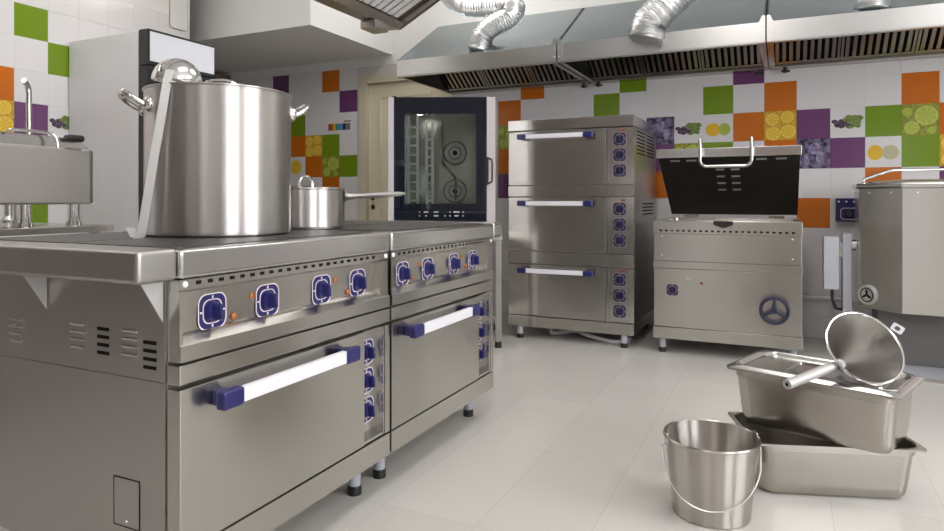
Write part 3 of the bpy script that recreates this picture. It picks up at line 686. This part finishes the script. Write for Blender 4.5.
# ------------------------------------------------------------------ island hood (V filter bank over the ranges)
IY0, IY1, IX, IZ = .5, 3.40, -2.15, 2.0
t = thing('island_hood', 'V-shaped extractor filter hood hanging over the ranges, top left of the photo', 'extractor hood', (IX, 2, IZ))
MB().loft([[(x, y, z) for x, z in ((IX-.06, IZ+.005), (IX+.04, IZ), (IX+.06, IZ+.045), (IX-.06, IZ+.06))] for y in (IY0, IY1)], 'filter').build('grease_gutter', t)
cup = MB().box(IX-.055, IX+.05, IY1-.278, IY1-.137, IZ-.05, IZ-.001, 'filter', .006); cup.build('grease_cup', t)
sl = Vector((.295, 0, .150)).normalized()
for sgn, nm in ((1, 'filter_bank'), (-1, 'filter_bank')):
    ex = Vector((0, 1, 0)); ey = Vector((sl.x*sgn, 0, sl.z)); ez = ex.cross(ey)
    if ez.z < 0: ez = -ez
    for q in range(6):
        wq = (IY1-IY0-.06)/6; y0 = IY0+.03+wq*q
        Tq = basis((IX+sgn*.045, y0, IZ+.045), ex, ey, ez); m = MB(); W2 = wq-.004; L2 = .52
        m.box(0, W2, 0, .02, 0, .025, 'filter', T=Tq); m.box(0, W2, L2-.02, L2, 0, .025, 'filter', T=Tq)
        m.box(0, .02, .02, L2-.02, 0, .025, 'filter', T=Tq); m.box(W2-.02, W2, .02, L2-.02, 0, .025, 'filter', T=Tq)
        m.box(.02, W2-.02, .02, L2-.02, .02, .024, 'dark', T=Tq)
        stp = (W2-.04)/7
        for i in range(7): m.box(.02+stp*(i+.13), .02+stp*(i+.87), .02, L2-.02, .001, .008, 'slat', T=Tq)
        m.build('baffle_filter', t)
for y in (IY0, IY1-.028):
    MB().loft([[(x, yy, z) for x, z in ((IX-.05, IZ+.008), (IX+.05, IZ+.0), (IX+.52, IZ+.248), (IX+.52, IZ+.36), (IX-.52, IZ+.36), (IX-.52, IZ+.248))] for yy in (y, y+.028)], 'filter').build('end_plate', t)
MB().box(IX-.54, IX+.54, IY0-.03, IY1+.02, IZ+.362, IZ+.62, 'galv').build('canopy', t)
hr = MB()
for x in (IX-.45, IX+.45):
    for y in (IY0+.2, IY1-.2): hr.cyl((x, y, IZ+.62), (x, y, ZC-.001), .008, 'steelt', 8)
hr.build('hanger_rods', t)

# ------------------------------------------------------------------ fridge, cabinet, small wall items
FX, FY0, FY1 = -3.492, 2.74, 3.26
t = thing('display_fridge', 'tall white display fridge with a lit sign panel in a black frame', 'fridge', (FX, FY0, 0))
f = MB().box(XL+.01, FX-.089, FY0, FY1, .06, 2.005, 'white_steel', .004); f.build('body', t)
MB().box(XL+.03, FX-.08, FY0+.03, FY1-.03, .001, .059, 'black').build('plinth', t)
h = MB().box(FX-.088, FX, FY0, FY1, 1.79, 2.012, 'black', .006).build('header', t)
MB().box(FX+.0005, FX+.004, FY0+.012, FY1-.012, 1.815, 1.995, 'sign').build('lit_sign_panel', h)
d = MB()
for y in ((FY0, FY0+.06), (FY1-.06, FY1)): d.box(FX-.088, FX, y[0], y[1], .08, 1.785, 'black', .004)
d.box(FX-.088, FX, FY0+.06, FY1-.06, .08, .2, 'black'); d.box(FX-.088, FX, FY0+.06, FY1-.06, 1.70, 1.785, 'black')
dd = d.build('fridge_door', t); MB().box(FX-.03, FX-.024, FY0+.06, FY1-.06, .2, 1.70, 'glassblack').build('door_glass', dd)
t = thing('tall_cabinet', 'dark brown wooden cabinet top visible behind the fridge', 'cabinet', (-5.7, 4.6, 0))
MB().box(-6.1, -5.28, 4.62, YB-.01, .05, 2.28, 'wood').build('carcass', t)
for a, b in ((-6.095, -5.695), (-5.69, -5.285)): MB().box(a, b, 4.60, 4.619, .07, 2.26, 'wood', .003).build('cabinet_door', t)
MB().box(-6.08, -5.30, 4.65, YB-.03, .001, .049, 'black').build('plinth', t)
p = MB(); T = face_x(3.61, 2.44, XL+.0008)
p.prism(rrect(.17, .30, .03), 0, .006, 'wall', T); p.frame(rrect(.17, .30, .03), rrect(.158, .288, .026), .001, .008, 'doorframe', T)
tag(p.build('access_panel'), 'pale round-cornered access panel high on the wall above the fridge', 'panel')
s = MB(); T = face_ny(-3.872, 1.68, YB-.0005)
s.prism(rrect(.29, .115, .002, 1), .0, .002, 'mark', T)
for k, m in enumerate(('red', 'orange', 'yell', 'grn', 'cyan', 'cyan', 'navy', 'grey', 'grey')): s.box(-.135+.029*k, -.135+.029*k+.0285, -.045, .02, .002, .003, m, T=T)
for k in range(7): s.box(.05+.012*k, .058+.012*k, .032, .046, .002, .003, 'navy', T=T)
tag(s.build('colour_chart'), 'small wall chart of rainbow colour bars on the tiles left of the door', 'poster')

# ------------------------------------------------------------------ counter on the left with a countertop cooker and a tap
CX0, CX1 = -3.9, -2.93
t = thing('work_counter', 'stainless counter under the rounded cooker, against the left wall', 'counter', (CX0, 2.11, 0))
MB().box(CX0, CX1, .3, 2.11, .815, .846, 'steel', .004).build('counter_top', t)
MB().box(CX0+.05, CX1-.05, .35, 2.06, .2, .22, 'steelt').build('lower_shelf', t)
for x in (CX0+.05, CX1-.06):
    for y in (.36, 2.05): leg(t, x, y, .814, .02)
t = thing('countertop_cooker', 'rounded stainless countertop cooker on chrome legs by the left wall', 'cooker', (-3.25, 1.55, .846))
bx, by, bw, bd = -3.24, 1.55, .58, .98
def rr4(w, dd, r, z): return [(bx+x, by+y, z) for x, y in rrect(w, dd, r, 8)]
MB().loft([rr4(bw-.02, bd-.02, .045, .946), rr4(bw, bd, .05, .954), rr4(bw, bd, .05, 1.195), rr4(bw-.012, bd-.012, .048, 1.203), rr4(bw-.05, bd-.05, .04, 1.206)], 'spun').build('housing', t)
MB().loft([[(bx+x, y, z) for y, z in ((1.62, 1.207), (2.03, 1.207), (2.03, 1.213), (1.98, 1.248), (1.86, 1.256), (1.62, 1.256))] for x in (-.22, .24)], 'steelt').build('lid', t)
ld = bpy.data.objects['lid'] if False else t.children[-1]
MB().tube(smooth_path([(-2.985, 1.66, 1.252), (-2.965, 1.66, 1.264), (-2.955, 1.70, 1.266), (-2.955, 1.80, 1.266), (-2.95, 1.84, 1.25), (-2.947, 1.85, 1.20)], 4), .007, 'steelt', 8).build('lid_handle', ld)
MB().box(-3.01, -2.955, 1.91, 1.985, 1.236, 1.268, 'black', .012, seg=3).build('lid_knob', ld)
for x in (-3.42, -2.99):
    for y in (1.24, 1.735, 1.95):
        lg = MB().cyl((x, y, .866), (x, y, .949), .024, 'chrome', 16).build('leg', t); MB().cyl((x, y, .8465), (x, y, .866), .032, 'chrome', 16).build('foot', lg)
t = thing('counter_tap', 'grey gooseneck tap rising behind the rounded countertop cooker', 'tap', (-3.70, 2.062, .846))
tx, ty = -3.70, 2.062
MB().lathe([(.001, .8465), (.035, .8465), (.035, .86), (.02, .88), (.02, .95), (.001, .95)], 'steelt', Matrix.Translation((tx, ty, 0)), 18).build('tap_base', t)

# ------------------------------------------------------------------ things on the ranges
ZT = .863
pc = FW*2.0 + RT*((220-472)/FPX*2.0); pr_ = .2095
t = thing('stock_pot', 'tall stainless stock pot on the nearer range', 'pot', (pc.x, pc.y, ZT))
T = Matrix.Translation((pc.x, pc.y, 0))
pz0, pz1 = ZT+.0005, 1.291
MB().lathe([(.001, pz0), (pr_-.012, pz0), (pr_-.003, pz0+.005), (pr_, pz0+.016), (pr_, pz1-.006), (pr_+.004, pz1-.003), (pr_+.004, pz1), (pr_-.004, pz1), (pr_-.004, pz0+.02), (.001, pz0+.014)], 'spun', T, 96).build('pot_body', t)
hd_ = (-RT*math.cos(R(35)) - FW*math.sin(R(35)))
for sgn, z in ((1, 1.238), (-1, 1.238)):
    d_ = hd_*sgn; sd = Vector((0, 0, 1)).cross(d_)
    a_ = pc+d_*(pr_-.004); P = []
    for s_, o_, zz in ((-.055, 0, 0), (-.055, .022, .0), (-.05, .045, .018), (-.03, .060, .032), (0, .063, .036), (.03, .060, .032), (.05, .045, .018), (.055, .022, 0), (.055, 0, 0)):
        P.append(a_+sd*s_+d_*(o_-(.007 if abs(s_) > .05 else 0))+Vector((0, 0, z+zz)))
    h = MB().tube(smooth_path(P, 5), .0085, 'chrome', 12)
    for s_ in (-.055, .055): h.sphere(a_+sd*s_+d_*-.002+Vector((0, 0, z)), .018, 'chrome', sc=(1, 1, 1.3))
    h.build('loop_handle', t)
ld = MB().lathe([(pr_-.006, 1.276), (pr_-.007, 1.282), (pr_-.05, 1.285), (.001, 1.289)], 'steelt', T, 64, True).build('pot_lid', t)
sd = RT
MB().tube(smooth_path([pc+sd*-.05+Vector((0, 0, 1.286)), pc+sd*-.045+Vector((0, 0, 1.320)), pc+sd*-.02+Vector((0, 0, 1.330)), pc+sd*.02+Vector((0, 0, 1.330)), pc+sd*.045+Vector((0, 0, 1.320)), pc+sd*.05+Vector((0, 0, 1.286))], 5), .007, 'chrome', 10).build('lid_handle', ld)
# ladle propped against the pot
bc = spot(177, 84, 1.88); bc.z = 1.305
t = thing('ladle', 'large steel ladle hung over the rim of the stock pot, bowl upside down', 'ladle', (bc.x, bc.y, 1.296))
T = Matrix.Translation(bc) @ Matrix.Rotation(R(5), 4, 'Y')
MB().lathe([(.067, 0), (.0685, .003), (.066, .018), (.058, .038), (.042, .056), (.022, .066), (.001, .069), (.001, .066), (.021, .063), (.040, .053), (.055, .036), (.063, .018), (.065, 0), (.067, 0)], 'chrome', T, 40).build('bowl', t)
foot = spot(139.5, 238, 1.79); foot.z = ZT+.004
MB().strip([spot(170, 70, 1.815), spot(167.5, 80, 1.80), spot(166, 88, 1.79), spot(161, 118, 1.79), spot(154, 158, 1.79), spot(147, 200, 1.79), spot(142.5, 228, 1.79), spot(141, 236.0, 1.788), spot(138.5, 238.0, 1.788), spot(135, 237.0, 1.79), spot(130, 228, 1.80)], .0225, .004, 'emblem', RT*.93+FW*.37).build('handle', t)
# saucepan
sc_ = FW*2.397 + RT*((306-472)/FPX*2.397); sr = .139
t = thing('saucepan', 'small lidded saucepan with a long steel handle, behind the stock pot', 'saucepan', (sc_.x, sc_.y, ZT))
T = Matrix.Translation(sc_)
MB().lathe([(.001, ZT+.0005), (sr-.008, ZT+.0005), (sr, ZT+.010), (sr, 1.003), (sr+.004, 1.006), (sr-.003, 1.006), (sr-.003, ZT+.012), (.001, ZT+.01)], 'spun', T, 64).build('pan_body', t)
SD = RT*.45+FW*.89
ld = MB().lathe([(sr+.003, 1.0065), (sr+.002, 1.010), (sr-.03, 1.014), (.001, 1.018)], 'steelt', T, 48, True).build('pan_lid', t)
MB().tube(smooth_path([sc_+SD*-.034+Vector((0, 0, 1.013)), sc_+SD*-.032+Vector((0, 0, 1.036)), sc_+SD*-.014+Vector((0, 0, 1.050)), sc_+SD*.014+Vector((0, 0, 1.050)), sc_+SD*.032+Vector((0, 0, 1.036)), sc_+SD*.034+Vector((0, 0, 1.013))], 5), .006, 'chrome', 10).build('lid_handle', ld)
h0 = sc_+RT*(sr-.002)+Vector((0, 0, .978)); h1 = spot(405, 193.5, 2.52)
hh = MB(); dirh = (h1-h0).normalized(); sdh = dirh.cross(Vector((0, 0, 1))).normalized()
hh.loft([[h0.lerp(h1, f_)+sdh*(a*w_2)+Vector((0, 0, b*t_2)) for a, b in ((1, 0), (.7, .8), (0, 1), (-.7, .8), (-1, 0), (-.7, -.8), (0, -1), (.7, -.8))] for f_, w_2, t_2 in ((0, .022, .022), (.06, .016, .013), (.2, .011, .010), (.6, .015, .011), (.9, .014, .009), (1, .006, .004))], 'steelt')
hh.build('long_handle', t)

# ------------------------------------------------------------------ gooseneck of the tap
gp = spot(85, 137, 3.3); g = [(tx, ty, .95)]
MB().tube(smooth_path([(tx, ty, .95), (tx, ty+.06, 1.1), (tx, ty+.10, 1.25), (tx, ty+.103, 1.50), (tx, ty+.10, 1.57), (tx+.01, ty+.08, 1.60), (tx+.02, ty+.065, 1.607)], 6), .0145, 'steelt', 12).build('gooseneck', bpy.data.objects['counter_tap'])

# ------------------------------------------------------------------ floor still life
def gn_pan(label, x, y, z0, rz, zh, lid):
    t = thing('gastronorm_pan', label, 'steel pan', (x, y, z0), 'steel food pans stacked on the floor', rot=(0, 0, rz))
    p = MB(); rr = lambda w, d, r, z: [(a, b, z) for a, b in rrect(w, d, r, 6)]
    p.loft([rr(.40, .20, .03, .0015), rr(.445, .24, .045, .004), rr(.462, .257, .05, .016), rr(.470, .265, .05, .04), rr(.492, .287, .05, zh-.03), rr(.500, .295, .05, zh-.028), rr(.502, .297, .05, zh-.008), rr(.528, .323, .018, zh-.004), rr(.530, .325, .018, zh-.006), rr(.530, .325, .018, zh), rr(.506, .301, .05, zh+.0005), rr(.496, .291, .05, zh-.01), rr(.466, .261, .05, .04), rr(.44, .235, .045, .008)], 'pansteel')
    p.build('pan_body', t)
    if lid:
        l = MB().loft([rr(.535, .33, .022, zh+.0012), rr(.535, .33, .022, zh+.0035), rr(.512, .307, .04, zh+.012), rr(.49, .285, .045, zh+.014), rr(.478, .273, .045, zh+.010), rr(.466, .261, .045, zh+.002)], 'steelt')
        lo = l.build('pan_lid', t)
        q = MB().frame([(a+.05, b) for a, b in rrect(.30, .17, .02)], [(a+.05, b) for a, b in rrect(.286, .156, .018)], zh+.002, zh+.006, 'steelt')
        q.build('pressed_rib', lo)
    return t
gn_pan('deep steel food pan on the floor, lower of the two, without a lid', .1115, 2.54, 0, R(19), .178, False)
gn_pan('lidded deep steel food pan, stacked on top and carrying the funnel', .118, 2.537, .1795, R(-19.6), .196, True)
# funnel lying on the lid
fc = spot(864.4, 347.5, 2.10)
V = (fc-cam.location).normalized(); Rv = V.cross(Vector((0, 0, 1))).normalized(); Uv = Rv.cross(V)
dx = (V*math.cos(R(39)) + (Rv*-.74+Uv*-.67)*math.sin(R(39))).normalized()
t = thing('funnel', 'wide steel funnel with a hollow handle, tipped over on the lidded pan', 'funnel', (fc.x, fc.y, fc.z-.1))
e1 = dx.orthogonal().normalized(); e2 = dx.cross(e1)
T = basis(fc, e1, e2, dx)
fn = MB().lathe([(.120, .0), (.0175, .146), (.014, .166), (.012, .166), (.0155, .145), (.1175, .001), (.120, 0)], 'conesteel', T, 64)
fn.build('cone', t)
MB().lathe([(.0150, .1455), (.0115, .166), (.006, .167), (.006, .150), (.0150, .1455)], 'whitep', T, 24).build('spout_glint', t)  # white ring standing in for the bright reflection inside the funnel tip
MB().tube([(.120*math.cos(2*PI*k/64), .120*math.sin(2*PI*k/64), -.001) for k in range(64)], .0042, 'chrome', 8, T, closed=True).build('rim', t)
a = spot(834, 366, 2.08); b = spot(787, 384.5, 1.985)
hm = MB().tube([a, a.lerp(b, .2), b], .0155, 'emblem', 14, radii=[.013, .0155, .0155])
hm.tube([b+(b-a).normalized()*.0006, b+(b-a).normalized()*.0012], .006, 'dark', 12)
hm.box(-.02, .02, -.012, .012, -.004, .004, 'steelt', .002, T=basis(a, (a-b).normalized(), Rv.cross((a-b).normalized()).normalized(), ((a-b).normalized()).cross(Rv.cross((a-b).normalized()).normalized())))
hm.build('handle', t)
er = MB(); ea = spot(897.5, 328.5, 2.14)
er.frame(rrect(.036, .026, .005), [(x*.45, y*.5) for x, y in rrect(.036, .026, .012)], -.002, .002, 'whitep', basis(ea, (Rv*.85-Uv*.5).normalized(), (Rv*.5+Uv*.85).normalized(), V))
er.build('hanging_eye', t)
# bucket
bc = Vector((-.203, 2.150, 0))
t = thing('bucket', 'empty steel bucket with its wire handle down, on the floor beside the pans', 'bucket', tuple(bc))
T = Matrix.Translation(bc)
MB().lathe([(.001, .004), (.108, .004), (.110, .0005), (.115, .003), (.1155, .02), (.1375, .228), (.1415, .229), (.1435, .234), (.1415, .239), (.137, .237), (.136, .225), (.113, .022), (.001, .018)], 'bucketsteel', T, 72).build('bucket_body', t)
ear = [(RT*-.1405-FW*.0), (RT*.1405)]
for e in ear:
    p = bc+e+Vector((0, 0, .226)); s_ = e.normalized()
    MB().box(-.014, .014, -.022, .022, -.006, .001, 'steelt', .002, T=basis(p, Vector((0, 0, 1)).cross(s_), (0, 0, 1), s_)).build('ear', t)
P = []
for k in range(33):
    u = -1+2*k/32; th = math.acos(max(-1, min(1, u)))
    s = math.sin(th)
    P.append(bc+RT*(.154*u-.036*s)+FW*(-.135*s**.9)+Vector((0, 0, .208-.146*s**.85)))
MB().tube([bc+RT*-.141+Vector((0, 0, .213))]+P+[bc+RT*.141+Vector((0, 0, .213))], .0027, 'steelt', 8).build('wire_handle', t)
